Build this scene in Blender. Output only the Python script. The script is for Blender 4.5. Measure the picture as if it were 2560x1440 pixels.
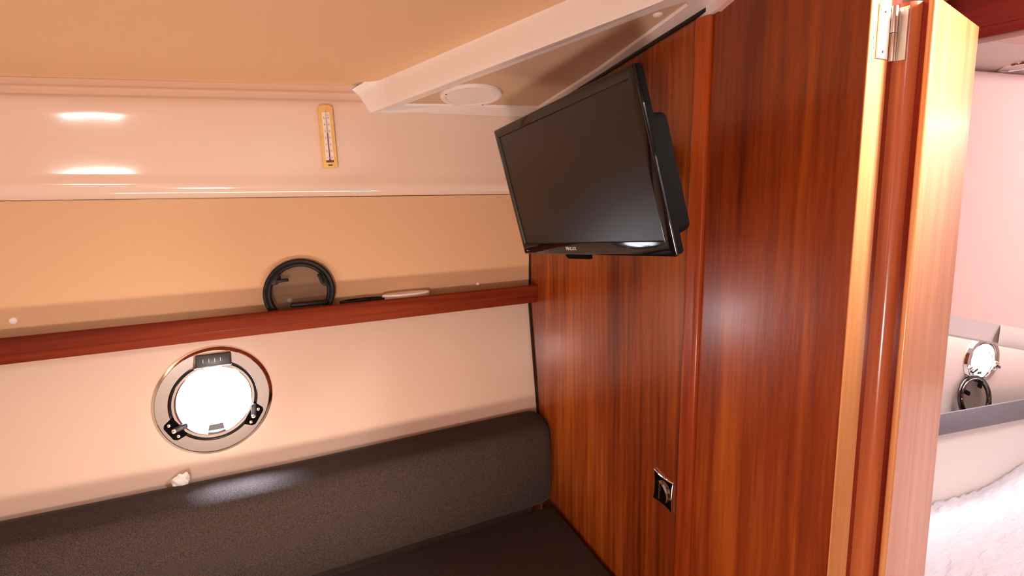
import bpy, bmesh, math, random
from mathutils import Vector, Matrix, noise

random.seed(4)
for o in list(bpy.data.objects):
    bpy.data.objects.remove(o)
SC = bpy.context.scene
COL = SC.collection
ZO = 1.67                       # camera height above the cabin sole; coordinates below are relative to eye level
PI = math.pi

# ------------------------------------------------------------------ camera
cam_d = bpy.data.cameras.new('camera')
cam = bpy.data.objects.new('camera', cam_d)
COL.objects.link(cam)
cam_d.sensor_width = 36.0
cam_d.lens = 36.0 * 1240.0 / 2560.0
cam_d.shift_y = -132.0 / 2560.0
cam_d.clip_start = 0.02
cam.location = (0, 0, ZO)
cam.rotation_euler = (math.radians(90 - 6.35), 0, math.radians(-25.12))
SC.camera = cam

# ------------------------------------------------------------------ sky, lamps, exposure
W = bpy.data.worlds.new('sky')
SC.world = W
W.use_nodes = True
bgn = W.node_tree.nodes['Background']
bgn.inputs[0].default_value = (0.93, 0.96, 1.0, 1)
bgn.inputs[1].default_value = 22.0

def area(name, loc, target, sx, sy, power, col, spread=180):
    d = bpy.data.lights.new(name, 'AREA')
    d.shape = 'RECTANGLE'
    d.size = sx
    d.size_y = sy
    d.energy = power
    d.color = col
    d.spread = math.radians(spread)
    o = bpy.data.objects.new(name, d)
    COL.objects.link(o)
    v = Vector(target) - Vector(loc)
    o.rotation_euler = v.to_track_quat('-Z', 'Y').to_euler()
    o.location = (loc[0], loc[1], loc[2] + ZO)
    return o

# daylight through the companionway, low behind the camera
area('companionway_daylight', (-0.46, -0.60, -0.72), (0.35, 1.6, 0.15), 0.20, 0.20, 22.0, (1.0, 0.80, 0.71))
# daylight bounced upward in front of the seat
area('seat_front_bounce', (-0.10, 0.86, -1.20), (-0.10, 1.75, -0.55), 1.3, 0.10, 5.8, (1.0, 0.80, 0.66), 130)
# saloon window high on the starboard side, aft
area('starboard_window_daylight', (-1.42, -1.93, 0.88), (-0.45, 1.72, 0.2), 0.38, 0.14, 7.0, (1.0, 0.95, 0.92))
# broad soft daylight from aft
area('saloon_daylight', (-1.9, 0.3, -0.25), (0.6, 1.0, -0.1), 0.9, 0.8, 3.5, (1.0, 0.86, 0.76))
# added fill lamp, brightens the starboard lining for reflection in the porthole flange
area('starboard_lining_fill', (-1.6, 1.1, 0.2), (-0.1, -2.0, -0.7), 0.5, 0.3, 16.0, (1.0, 0.92, 0.85), 80)
# daylight from the forward side window, striking the door jamb and leaf
area('side_window_daylight', (1.36, -0.14, 0.52), (0.99, 0.5, 0.26), 0.30, 0.30, 8.0, (1.0, 0.93, 0.88), 62)
# deck hatch above the forward berth
area('hatch_daylight', (2.3, -0.2, 0.60), (2.5, 0.7, -0.9), 0.5, 0.5, 17.0, (1.0, 0.93, 0.95), 120)
# bright sky close outside the hull, falling in through the porthole
area('porthole_daylight', (-0.66, 2.25, 0.18), (-0.12, 1.64, -0.85), 0.75, 0.45, 1100.0, (0.70, 0.81, 1.0))

VS = SC.view_settings
VS.view_transform = 'Standard'
VS.look = 'None'
VS.exposure = 0.0
VS.gamma = 1.0
VS.use_curve_mapping = False

# ------------------------------------------------------------------ materials
def mat(name, col, rough=0.5, metal=0.0, coat=0.0, spec=0.5, sheen=0.0):
    m = bpy.data.materials.new(name)
    m.use_nodes = True
    b = m.node_tree.nodes['Principled BSDF']
    b.inputs['Base Color'].default_value = (*col, 1)
    b.inputs['Roughness'].default_value = rough
    b.inputs['Metallic'].default_value = metal
    b.inputs['Coat Weight'].default_value = coat
    b.inputs['Coat Roughness'].default_value = 0.08
    b.inputs['Specular IOR Level'].default_value = spec
    b.inputs['Sheen Weight'].default_value = sheen
    return m

def N(m, t, **kw):
    n = m.node_tree.nodes.new(t)
    for k, v in kw.items():
        setattr(n, k, v)
    return n

def L(m, a, b):
    m.node_tree.links.new(a, b)

def bsdf(m):
    return m.node_tree.nodes['Principled BSDF']

def noise_node(m, scale, map_scale=(1, 1, 1), detail=4, rough=0.6, dist=0.0, loc=(0, 0, 0)):
    tc = N(m, 'ShaderNodeTexCoord')
    mp = N(m, 'ShaderNodeMapping')
    mp.inputs['Scale'].default_value = map_scale
    mp.inputs['Location'].default_value = loc
    nz = N(m, 'ShaderNodeTexNoise')
    nz.inputs['Scale'].default_value = scale
    nz.inputs['Detail'].default_value = detail
    nz.inputs['Roughness'].default_value = rough
    nz.inputs['Distortion'].default_value = dist
    L(m, tc.outputs['Object'], mp.inputs['Vector'])
    L(m, mp.outputs['Vector'], nz.inputs['Vector'])
    return nz

def bump(m, src, strength, dist=0.001):
    b = N(m, 'ShaderNodeBump')
    b.inputs['Strength'].default_value = strength
    b.inputs['Distance'].default_value = dist
    L(m, src, b.inputs['Height'])
    L(m, b.outputs['Normal'], bsdf(m).inputs['Normal'])
    return b

def ramp(m, src, stops):
    r = N(m, 'ShaderNodeValToRGB')
    e = r.color_ramp.elements
    while len(e) < len(stops):
        e.new(0.5)
    for i, (p, c) in enumerate(stops):
        e[i].position = p
        e[i].color = (*c, 1)
    L(m, src, r.inputs['Fac'])
    return r

def wood(name, dark, mid, light, axis='z', rough=0.3, coat=0.35, seed=0.0, figure=False, ripple=0.25):
    m = mat(name, mid, rough, 0, coat, 0.4)
    bsdf(m).inputs['Coat Roughness'].default_value = 0.16
    sc = {'z': (1, 1, 0.045), 'x': (0.045, 1, 1), 'y': (1, 0.045, 1)}[axis]
    lo = {'z': (1, 1, 0.25), 'x': (0.25, 1, 1), 'y': (1, 0.25, 1)}[axis]
    fine = noise_node(m, 95, sc, 5, 0.65, 0.3, (seed, seed, seed))
    band = noise_node(m, 17, sc, 3, 0.55, 0.6, (seed + 3, seed, seed))
    big = noise_node(m, 3.2, lo, 2, 0.5, 0.2, (seed, seed + 7, seed))
    a = N(m, 'ShaderNodeMath', operation='MULTIPLY')
    a.inputs[1].default_value = 0.28
    L(m, fine.outputs['Fac'], a.inputs[0])
    b = N(m, 'ShaderNodeMath', operation='MULTIPLY_ADD')
    b.inputs[1].default_value = 0.44
    L(m, band.outputs['Fac'], b.inputs[0])
    L(m, a.outputs[0], b.inputs[2])
    c = N(m, 'ShaderNodeMath', operation='MULTIPLY_ADD')
    c.inputs[1].default_value = 0.36
    L(m, big.outputs['Fac'], c.inputs[0])
    L(m, b.outputs[0], c.inputs[2])
    out = c.outputs[0]
    if figure:      # cathedral figure of flat-sawn veneer
        tc = N(m, 'ShaderNodeTexCoord')
        mp = N(m, 'ShaderNodeMapping')
        mp.inputs['Location'].default_value = (0, -1.42, 1.15 * 0.16)
        mp.inputs['Scale'].default_value = (0.0, 1, 0.16)
        wv = N(m, 'ShaderNodeTexWave', wave_type='RINGS', rings_direction='SPHERICAL')
        wv.inputs['Scale'].default_value = 13
        wv.inputs['Distortion'].default_value = 2.2
        wv.inputs['Detail'].default_value = 2
        wv.inputs['Detail Scale'].default_value = 1.2
        L(m, tc.outputs['Object'], mp.inputs['Vector'])
        L(m, mp.outputs['Vector'], wv.inputs['Vector'])
        d = N(m, 'ShaderNodeMath', operation='MULTIPLY_ADD')
        d.inputs[1].default_value = 0.05
        L(m, wv.outputs['Fac'], d.inputs[0])
        L(m, out, d.inputs[2])
        out = d.outputs[0]
    r = ramp(m, out, [(0.42, dark), (0.55, mid), (0.70, light)])
    L(m, r.outputs['Color'], bsdf(m).inputs['Base Color'])
    rip = noise_node(m, 60, {'z': (1, 1, 0.12), 'x': (0.12, 1, 1), 'y': (1, 0.12, 1)}[axis], 3, 0.6)
    bump(m, rip.outputs['Fac'], ripple, 0.0012)
    return m

M = {}
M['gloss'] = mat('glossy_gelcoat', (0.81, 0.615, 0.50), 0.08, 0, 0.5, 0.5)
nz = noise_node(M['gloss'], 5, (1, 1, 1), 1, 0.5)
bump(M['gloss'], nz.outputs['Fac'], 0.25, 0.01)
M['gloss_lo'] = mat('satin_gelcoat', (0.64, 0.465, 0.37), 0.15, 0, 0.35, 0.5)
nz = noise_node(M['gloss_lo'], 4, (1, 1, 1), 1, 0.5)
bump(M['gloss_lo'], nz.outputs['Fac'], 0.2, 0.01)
M['white_gel'] = mat('white_gelcoat', (0.92, 0.84, 0.80), 0.2, 0, 0.3, 0.5)

def fabric(name, col, col2, scale=900, b=0.35, rough=0.95, sheen=0.1):
    m = mat(name, col, rough, 0, 0, 0.15, sheen)
    nz = noise_node(m, scale, (1, 1, 1), 2, 0.6)
    r = ramp(m, nz.outputs['Fac'], [(0.35, col), (0.65, col2)])
    L(m, r.outputs['Color'], bsdf(m).inputs['Base Color'])
    bump(m, nz.outputs['Fac'], b, 0.001)
    return m

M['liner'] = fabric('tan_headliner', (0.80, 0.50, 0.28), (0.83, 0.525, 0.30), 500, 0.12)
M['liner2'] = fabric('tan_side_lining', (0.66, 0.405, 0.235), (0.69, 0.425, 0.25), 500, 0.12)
M['soffit'] = fabric('soffit_lining', (0.66, 0.45, 0.30), (0.70, 0.48, 0.32), 500, 0.1)
M['charcoal'] = fabric('charcoal_upholstery', (0.022, 0.0145, 0.012), (0.066, 0.045, 0.037), 420, 0.5, 0.95, 0.05)
M['grey_fab'] = fabric('grey_shelf_covering', (0.14, 0.125, 0.14), (0.24, 0.21, 0.235), 500, 0.3)
M['wood'] = wood('mahogany_veneer', (0.11, 0.016, 0.004), (0.245, 0.042, 0.006), (0.42, 0.100, 0.011), 'z', 0.30, 0.4, 0, True, 0.35)
M['wood2'] = wood('mahogany_veneer_right', (0.13, 0.016, 0.004), (0.28, 0.044, 0.006), (0.50, 0.115, 0.012), 'z', 0.32, 0.6, 5.3, False, 0.8)
bsdf(M['wood2']).inputs['Coat Roughness'].default_value = 0.22
M['batten'] = wood('mahogany_batten', (0.16, 0.02, 0.004), (0.34, 0.05, 0.007), (0.50, 0.09, 0.01), 'z', 0.32, 0.2, 9.1)
M['jamb'] = wood('light_jamb_wood', (0.66, 0.25, 0.085), (0.79, 0.36, 0.14), (0.86, 0.47, 0.22), 'z', 0.35, 0.3, 2.1)
M['door'] = wood('door_leaf_wood', (0.60, 0.16, 0.060), (0.77, 0.27, 0.10), (0.86, 0.39, 0.16), 'z', 0.35, 0.3, 4.4)
M['rail'] = wood('dark_red_rail_wood', (0.09, 0.009, 0.002), (0.16, 0.017, 0.003), (0.24, 0.034, 0.005), 'x', 0.6, 0.0, 1.5)
bsdf(M['rail']).inputs['Specular IOR Level'].default_value = 0.15
M['red_edge'] = wood('red_door_edge_wood', (0.16, 0.016, 0.010), (0.27, 0.028, 0.012), (0.38, 0.05, 0.016), 'z', 0.3, 0.3, 6.5)
M['stile'] = wood('red_orange_stile_wood', (0.38, 0.08, 0.03), (0.52, 0.14, 0.05), (0.62, 0.22, 0.08), 'z', 0.25, 0.5, 7.7)
M['beam'] = wood('dark_beam_wood', (0.10, 0.010, 0.008), (0.22, 0.02, 0.014), (0.34, 0.05, 0.02), 'y', 0.4, 0.2, 8.5)
M['teak'] = wood('teak_floor', (0.12, 0.05, 0.02), (0.22, 0.10, 0.04), (0.3, 0.15, 0.06), 'x', 0.4, 0.2, 1.1)
M['dark_grey'] = mat('dark_grey_plastic', (0.035, 0.030, 0.034), 0.35, 0, 0, 0.5)
nz = noise_node(M['dark_grey'], 400, (1, 1, 1), 2)
bump(M['dark_grey'], nz.outputs['Fac'], 0.1, 0.0005)
M['chrome'] = mat('polished_chrome', (0.86, 0.84, 0.82), 0.05, 1.0)
M['satin_metal'] = mat('brushed_stainless', (0.86, 0.84, 0.80), 0.3, 1.0)
nz = noise_node(M['satin_metal'], 300, (1, 1, 0.05), 2)
bump(M['satin_metal'], nz.outputs['Fac'], 0.05, 0.0005)
M['smoke_chrome'] = mat('smoked_chrome', (0.16, 0.14, 0.14), 0.08, 1.0)
M['black'] = mat('black_plastic', (0.003, 0.002, 0.002), 0.8, 0, 0, 0.06)
nz = noise_node(M['black'], 700, (1, 1, 1), 2)
bump(M['black'], nz.outputs['Fac'], 0.1, 0.0005)
M['gloss_black'] = mat('gloss_black_plastic', (0.005, 0.003, 0.003), 0.06, 0, 0.0, 0.45)
M['screen'] = mat('dark_display_panel', (0.006, 0.003, 0.002), 0.34, 0, 0, 0.5)
nz = noise_node(M['screen'], 1500, (1, 1, 1), 1)
bump(M['screen'], nz.outputs['Fac'], 0.05, 0.0003)
M['rubber'] = mat('black_rubber_seal', (0.01, 0.008, 0.008), 0.7, 0, 0, 0.2)
M['ring_black'] = mat('dark_ring_plastic', (0.012, 0.009, 0.008), 0.45, 0, 0, 0.25)
nz = noise_node(M['ring_black'], 400, (1, 1, 1), 2)
bump(M['ring_black'], nz.outputs['Fac'], 0.15, 0.0005)
M['white'] = mat('white_plastic', (0.94, 0.83, 0.78), 0.4, 0, 0.1, 0.4)
M['paper'] = mat('printed_white_scale', (0.88, 0.74, 0.66), 0.6)
M['ink'] = mat('black_ink', (0.06, 0.025, 0.015), 0.7)
M['silver'] = mat('silver_lettering', (0.75, 0.72, 0.68), 0.4, 0.2)
M['red_fluid'] = mat('thermometer_fluid', (0.25, 0.04, 0.04), 0.2)
M['capillary'] = mat('thermometer_capillary', (0.62, 0.50, 0.46), 0.15)
M['pale_wood'] = wood('pale_varnished_pine', (0.70, 0.38, 0.11), (0.82, 0.50, 0.17), (0.88, 0.58, 0.22), 'z', 0.4, 0.2, 3.7)
M['tissue'] = mat('white_tissue', (0.9, 0.86, 0.82), 0.9)
M['fwd'] = mat('forward_gelcoat', (0.80, 0.53, 0.49), 0.35, 0, 0.1, 0.4)
M['fwd_grey'] = mat('forward_pale_gelcoat', (0.78, 0.66, 0.64), 0.3, 0, 0.2, 0.4)
M['fwd_hull'] = mat('forward_cream_hull_lining', (0.82, 0.72, 0.66), 0.25, 0, 0.2, 0.4)
for k in ('fwd', 'fwd_grey', 'fwd_hull', 'white_gel'):
    nz = noise_node(M[k], 4, (1, 1, 1), 2)
    bump(M[k], nz.outputs['Fac'], 0.12, 0.006)
M['brass'] = mat('screw_metal', (0.78, 0.60, 0.48), 0.25, 1.0)
M['lamp_glass'] = mat('frosted_lamp_glass', (0.85, 0.74, 0.74), 0.3)
M['slot'] = mat('screw_slot', (0.12, 0.06, 0.04), 0.6)
for k in ('chrome', 'smoke_chrome', 'gloss_black', 'white', 'paper', 'tissue', 'brass', 'lamp_glass', 'rubber'):
    nz = noise_node(M[k], 30, (1, 1, 1), 2)
    bump(M[k], nz.outputs['Fac'], 0.02 if k != 'tissue' else 0.4, 0.001)

def pane_material(name, tint, gloss_amt):
    m = bpy.data.materials.new(name)
    m.use_nodes = True
    nt = m.node_tree
    nt.nodes.clear()
    out = N(m, 'ShaderNodeOutputMaterial')
    tr = N(m, 'ShaderNodeBsdfTransparent')
    tr.inputs[0].default_value = (*tint, 1)
    gl = N(m, 'ShaderNodeBsdfGlossy')
    gl.inputs['Roughness'].default_value = 0.02
    fr = N(m, 'ShaderNodeValue')
    fr.outputs[0].default_value = gloss_amt
    mx = N(m, 'ShaderNodeMixShader')
    L(m, fr.outputs[0], mx.inputs[0])
    L(m, tr.outputs[0], mx.inputs[1])
    L(m, gl.outputs[0], mx.inputs[2])
    L(m, mx.outputs[0], out.inputs[0])
    return m

M['glass'] = pane_material('clear_acrylic', (0.97, 0.98, 1.0), 0.04)

def mesh_material(name):
    m = bpy.data.materials.new(name)
    m.use_nodes = True
    nt = m.node_tree
    nt.nodes.clear()
    out = N(m, 'ShaderNodeOutputMaterial')
    tr = N(m, 'ShaderNodeBsdfTransparent')
    df = N(m, 'ShaderNodeBsdfDiffuse')
    df.inputs[0].default_value = (0.12, 0.08, 0.065, 1)
    tc = N(m, 'ShaderNodeTexCoord')
    nz = N(m, 'ShaderNodeTexNoise')
    nz.inputs['Scale'].default_value = 1500
    L(m, tc.outputs['Object'], nz.inputs['Vector'])
    r = N(m, 'ShaderNodeMapRange')
    r.inputs[1].default_value = 0.4
    r.inputs[2].default_value = 0.6
    r.inputs[3].default_value = 0.42
    r.inputs[4].default_value = 0.60
    mx = N(m, 'ShaderNodeMixShader')
    L(m, nz.outputs['Fac'], r.inputs[0])
    L(m, r.outputs[0], mx.inputs[0])
    L(m, tr.outputs[0], mx.inputs[1])
    L(m, df.outputs[0], mx.inputs[2])
    L(m, mx.outputs[0], out.inputs[0])
    return m

M['net'] = mesh_material('insect_netting')

# ------------------------------------------------------------------ builders
def props(o, label=None, cat=None, group=None, kind=None):
    if label: o['label'] = label
    if cat: o['category'] = cat
    if group: o['group'] = group
    if kind: o['kind'] = kind
    return o

def wpos(o):
    v = Vector((0, 0, 0))
    while o:
        v += Vector(o.location)
        o = o.parent
    return v

def empty(name, loc=(0, 0, 0), parent=None):
    o = bpy.data.objects.new(name, None)
    o.empty_display_size = 0.05
    COL.objects.link(o)
    o.location = loc
    if parent: o.parent = parent
    return o

def link(name, bm, m, parent=None, loc=None, smooth=True, angle=35, frame=None):
    """one mesh object; geometry is given in cabin coordinates (or in the parent's, when the parent has a frame)"""
    me = bpy.data.meshes.new(name)
    bmesh.ops.recalc_face_normals(bm, faces=bm.faces)
    org = Vector(loc) if loc is not None else Vector((0, 0, 0))
    if parent is not None and not parent.get('_frame'):
        base = wpos(parent)
        if loc is None: org = base
        bmesh.ops.translate(bm, verts=bm.verts, vec=-org)
        rel = org - base
    else:
        bmesh.ops.translate(bm, verts=bm.verts, vec=-org)
        rel = org
    bm.to_mesh(me)
    bm.free()
    if smooth:
        for p in me.polygons: p.use_smooth = True
        me.set_sharp_from_angle(angle=math.radians(angle))
    for mm in (m if isinstance(m, (list, tuple)) else [m]):
        me.materials.append(mm)
    o = bpy.data.objects.new(name, me)
    COL.objects.link(o)
    o.location = rel
    if parent is not None:
        o.parent = parent
        if parent.get('_frame'): o['_frame'] = 1
    return o

def framed(name, loc, ex, ey, ez, parent=None):
    """Empty with its own orientation; children geometry is in its local frame"""
    o = empty(name, loc, parent)
    R = Matrix((ex, ey, ez)).transposed()
    o.rotation_euler = R.to_euler()
    o['_frame'] = 1
    return o

def B():
    return bmesh.new()

def box(bm, x0, x1, y0, y1, z0, z1, bev=0.0, seg=2):
    r = bmesh.ops.create_cube(bm, size=1)
    vs = r['verts']
    for v in vs:
        v.co = Vector(((x0 + x1) / 2 + v.co.x * (x1 - x0), (y0 + y1) / 2 + v.co.y * (y1 - y0), (z0 + z1) / 2 + v.co.z * (z1 - z0)))
    if bev > 0:
        es = list({e for v in vs for e in v.link_edges})
        bmesh.ops.bevel(bm, geom=es, offset=bev, segments=seg, profile=0.5, affect='EDGES')
    return bm

def prism(bm, pts, axis_vec, bev=0.0, seg=2):
    """pts: list of 3D points (planar polygon), extruded by axis_vec"""
    a = Vector(axis_vec)
    v0 = [bm.verts.new(Vector(p)) for p in pts]
    v1 = [bm.verts.new(Vector(p) + a) for p in pts]
    n = len(pts)
    bm.faces.new(v0)
    bm.faces.new(list(reversed(v1)))
    fs = []
    for i in range(n):
        fs.append(bm.faces.new((v0[i], v1[i], v1[(i + 1) % n], v0[(i + 1) % n])))
    if bev > 0:
        es = list({e for v in v0 + v1 for e in v.link_edges})
        bmesh.ops.bevel(bm, geom=es, offset=bev, segments=seg, profile=0.5, affect='EDGES')
    return bm

def lathe(bm, prof, seg=64, c=(0, 0, 0), closed=False, squash=(1, 1)):
    """prof: (r, z) about local z"""
    rings = []
    for r, z in prof:
        if r < 1e-6:
            rings.append([bm.verts.new((c[0], c[1], c[2] + z))])
        else:
            rings.append([bm.verts.new((c[0] + squash[0] * r * math.cos(2 * PI * k / seg), c[1] + squash[1] * r * math.sin(2 * PI * k / seg), c[2] + z)) for k in range(seg)])
    pairs = list(zip(rings, rings[1:]))
    if closed: pairs.append((rings[-1], rings[0]))
    for a, b in pairs:
        for k in range(seg):
            k2 = (k + 1) % seg
            if len(a) == 1 and len(b) == 1: continue
            if len(a) == 1: bm.faces.new((a[0], b[k], b[k2]))
            elif len(b) == 1: bm.faces.new((a[k], a[k2], b[0]))
            else: bm.faces.new((a[k], a[k2], b[k2], b[k]))
    return bm

def loft(bm, sections, close_ends=False):
    rows = [[bm.verts.new(Vector(p)) for p in s] for s in sections]
    for a, b in zip(rows, rows[1:]):
        for i in range(len(a) - 1):
            bm.faces.new((a[i], a[i + 1], b[i + 1], b[i]))
    if close_ends:
        bm.faces.new(rows[0]); bm.faces.new(list(reversed(rows[-1])))
    return bm

def cyl(bm, c, r, z0, z1, seg=20, bev=0.0):
    b = min(bev, r * 0.5)
    if b > 0:
        lathe(bm, [(0, z0), (r, z0), (r, z1 - b), (r - b * 0.3, z1 - b * 0.3), (r - b, z1), (0, z1)], seg, (c[0], c[1], 0))
    else:
        lathe(bm, [(0, z0), (r, z0), (r, z1), (0, z1)], seg, (c[0], c[1], 0))
    return bm

def xf(bm, mtx, start=0):
    vs = list(bm.verts)[start:]
    bmesh.ops.transform(bm, matrix=mtx, verts=vs)

def text(name, body, size, m, parent, mtx, depth=0.0004, align='CENTER'):
    c = bpy.data.curves.new(name, 'FONT')
    c.body = body
    c.size = size
    c.align_x = align
    c.align_y = 'CENTER'
    c.extrude = depth
    c.resolution_u = 2
    t = bpy.data.objects.new(name, c)
    COL.objects.link(t)
    bpy.context.view_layer.update()
    me = bpy.data.meshes.new_from_object(t.evaluated_get(bpy.context.evaluated_depsgraph_get()))
    bpy.data.objects.remove(t)
    me.transform(mtx)
    me.materials.clear()
    me.materials.append(m)
    o = bpy.data.objects.new(name, me)
    COL.objects.link(o)
    o.parent = parent
    return o

# ================================================================== STRUCTURE
XB = 0.9
XL = -2.0
def sz(y): return 0.237 + 0.172 * (1.75 - y)          # soffit plane
def cz(x, y): return 0.30 + 0.172 * (1.74 - y) + 0.05 * (x + 0.05)   # headliner plane

# floor with planks
fl = props(empty('floor', (0, 0, -1.67)), kind='structure')
bm = B(); box(bm, XL - 0.05, 4.05, -2.04, 1.8, -1.72, -1.68); link('floor_base', bm, M['rubber'], fl)
plank_me = None
for k in range(29):
    y = -1.96 + k * 0.125
    if plank_me is None:
        bm = B(); box(bm, XL, 0.9, y, y + 0.12, -1.68, -1.67, 0.002, 1)
        p = link('plank', bm, M['teak'], fl, (0, y, -1.67)); plank_me = p
    else:
        p = plank_me.copy(); COL.objects.link(p); p.parent = fl; p.location = (0, y, 0)
bm = B(); box(bm, 0.9, 4.05, -2.0, 1.6, -1.68, -1.668); link('forward_sole', bm, M['teak'], fl)

# hull side (wall_left): lower glossy panel with porthole hole, lining, upper moulding
wl = props(empty('wall_left', (0, 1.76, -1.67)), kind='structure')
PC = Vector((-0.21, 1.7249, -0.676))            # porthole centre
EX, EY = Vector((1, 0, 0)), Vector((0, 0.1819, 0.9833))
EZ = EX.cross(EY)
def hp(u, v, w=0.0): return PC + EX * u + EY * v + EZ * w

def panel_with_hole(bm, rect, r, thick, extra=64):
    u0, u1, v0, v1 = rect
    angs = [2 * PI * k / extra for k in range(extra)]
    for (u, v) in ((u0, v0), (u1, v0), (u1, v1), (u0, v1)):
        angs.append(math.atan2(v, u) % (2 * PI))
    angs = sorted(set(angs))
    def edge(a):
        c, s = math.cos(a), math.sin(a)
        t = 1e9
        if c > 1e-9: t = min(t, u1 / c)
        if c < -1e-9: t = min(t, u0 / c)
        if s > 1e-9: t = min(t, v1 / s)
        if s < -1e-9: t = min(t, v0 / s)
        return (c * t, s * t)
    layers = []
    for w in (0.0, -thick):
        layers.append(([bm.verts.new(hp(r * math.cos(a), r * math.sin(a), w)) for a in angs],
                       [bm.verts.new(hp(*edge(a), w)) for a in angs]))
    n = len(angs)
    for k in range(n):
        k2 = (k + 1) % n
        for a, b in layers: bm.faces.new((a[k], a[k2], b[k2], b[k]))
        bm.faces.new((layers[0][0][k], layers[0][0][k2], layers[1][0][k2], layers[1][0][k]))
        bm.faces.new((layers[0][1][k], layers[0][1][k2], layers[1][1][k2], layers[1][1][k]))
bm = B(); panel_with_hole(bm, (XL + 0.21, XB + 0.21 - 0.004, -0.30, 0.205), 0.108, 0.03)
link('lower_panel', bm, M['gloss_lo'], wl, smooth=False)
bm = B(); box(bm, XL, XB - 0.003, 1.72, 1.74, -1.67, -0.97); link('lower_lining', bm, M['fwd_hull'], wl, smooth=False)
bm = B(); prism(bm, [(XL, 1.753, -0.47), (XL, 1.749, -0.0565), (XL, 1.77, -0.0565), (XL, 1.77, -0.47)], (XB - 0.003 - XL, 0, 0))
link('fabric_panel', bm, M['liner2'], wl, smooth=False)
bm = B()
prof = [(1.80, -0.054), (1.742, -0.054), (1.731, -0.0525), (1.7225, -0.047), (1.7160, -0.038), (1.7120, -0.027), (1.7110, -0.017), (1.7125, -0.006), (1.7160, 0.004), (1.7185, 0.018), (1.721, 0.10), (1.723, 0.17),
        (1.7245, 0.205), (1.7270, 0.222), (1.7325, 0.229), (1.7390, 0.232), (1.7410, 0.236), (1.7420, 0.250), (1.7450, 0.2555), (1.7500, 0.258), (1.7530, 0.262), (1.7540, 0.275), (1.7580, 0.2800), (1.775, 0.283), (1.86, 0.285)]
secs = []
for x in (XL, -1.2, -0.7, -0.4, -0.1, 0.1, 0.3, 0.6, XB - 0.003):
    s = []
    for y, z in prof:
        t = max(0, (z - 0.0) / 0.258)
        s.append((x, y, z + t * (0.05 * (x + 0.05) + 0.018)))
    secs.append(s)
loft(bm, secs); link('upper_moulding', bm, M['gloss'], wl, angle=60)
# opening through the backing for the porthole: split the backing into frames
for (x0, x1, z0, z1) in ((XL, -0.80, -1.67, 0.6), (0.03, XB - 0.003, -1.67, 0.6), (-0.80, 0.03, -0.10, 0.6), (-0.80, 0.03, -1.67, -1.0)):
    bm = B(); box(bm, x0, x1, 1.86, 1.90, z0, z1); link('hull_backing', bm, M['rubber'], wl, smooth=False)

# ceiling: headliner, sloping beam, soffit with recessed panel
cl = props(empty('ceiling', (0, 0.5, 0.45)), kind='structure')
bm = B()
v = [(XL, 1.84, cz(XL, 1.84)), (1.0, 1.84, cz(1.0, 1.84)), (1.0, -0.2, cz(1.0, -0.2)), (XL, -0.2, cz(XL, -0.2))]
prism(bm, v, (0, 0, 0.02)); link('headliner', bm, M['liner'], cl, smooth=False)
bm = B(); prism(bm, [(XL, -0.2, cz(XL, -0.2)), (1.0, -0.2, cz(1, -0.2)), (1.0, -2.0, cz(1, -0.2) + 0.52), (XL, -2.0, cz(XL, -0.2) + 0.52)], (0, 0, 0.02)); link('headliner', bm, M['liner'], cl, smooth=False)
# beam face
def bl(t): return Vector((0.289, 1.718, 0.2225)).lerp(Vector((0.776, 0.877, 0.387)), t)
def bu(t): return Vector((0.296, 1.741, 0.321)).lerp(Vector((0.672, 1.115, 0.448)), t)
bm = B()
secs = []
for t in (-0.2, -0.06, 0.04, 0.1, 0.25, 0.5, 0.75, 1.0, 1.2):
    a, b = bl(t), bu(t * 1.43)
    if t < -0.1: a, b = Vector((0.288, 1.800, 0.222)), Vector((0.255, 1.810, 0.290))
    elif t < 0: a, b = Vector((0.2865, 1.7130, 0.2233)), Vector((0.2500, 1.7350, 0.2830))
    secs.append([b + Vector((-0.016, 0.0, 0.012)), b + Vector((-0.004, 0, 0.002)), b.lerp(a, 0.12) + Vector((0.001, 0, 0)), b.lerp(a, 0.5), b.lerp(a, 0.88),
                 b.lerp(a, 0.955) + Vector((0.001, 0, 0.0)), a + Vector((0.002, 0, 0.0)), a + Vector((0.010, 0.002, 0.0005)), a + Vector((0.03, 0.004, 0.004))])
loft(bm, secs); link('beam_face', bm, M['white_gel'], cl, angle=60)
# soffit ring + recessed panel
outer = [(0.289, 1.718), (0.45, 1.74), (0.893, 1.74), (0.893, 1.2), (0.893, 0.66), (0.8895, 0.66), (0.776, 0.877), (0.54, 1.322)]
inner = [(0.381, 1.697), (0.52, 1.672), (0.868, 1.625), (0.872, 1.25), (0.846, 0.878), (0.832, 0.868), (0.800, 0.905), (0.590, 1.312)]
def sp(p, d=0.0): return Vector((p[0], p[1], sz(p[1]) + d))
bm = B()
n = len(outer)
cin = Vector((0.72, 1.35))
def shrink(p, k):
    q = Vector(p); return q + (cin - q).normalized() * k
lay = [[bm.verts.new(sp(p, dz)) for p, dz in zip(outer, (-0.0195, -0.011, -0.002, 0, 0, 0, 0, 0))], [bm.verts.new(sp(p)) for p in inner],
       [bm.verts.new(sp(shrink(p, 0.0035), 0.0015)) for p in inner], [bm.verts.new(sp(shrink(p, 0.006), 0.008)) for p in inner]]
for a, b in zip(lay, lay[1:]):
    for k in range(n): bm.faces.new((a[k], a[(k + 1) % n], b[(k + 1) % n], b[k]))
link('soffit_rim', bm, M['white_gel'], cl, angle=20)
bm = B(); prism(bm, [sp(shrink(p, 0.004), 0.007) for p in inner], (0, 0, 0.01)); link('soffit_panel', bm, M['soffit'], cl, smooth=False)
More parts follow.
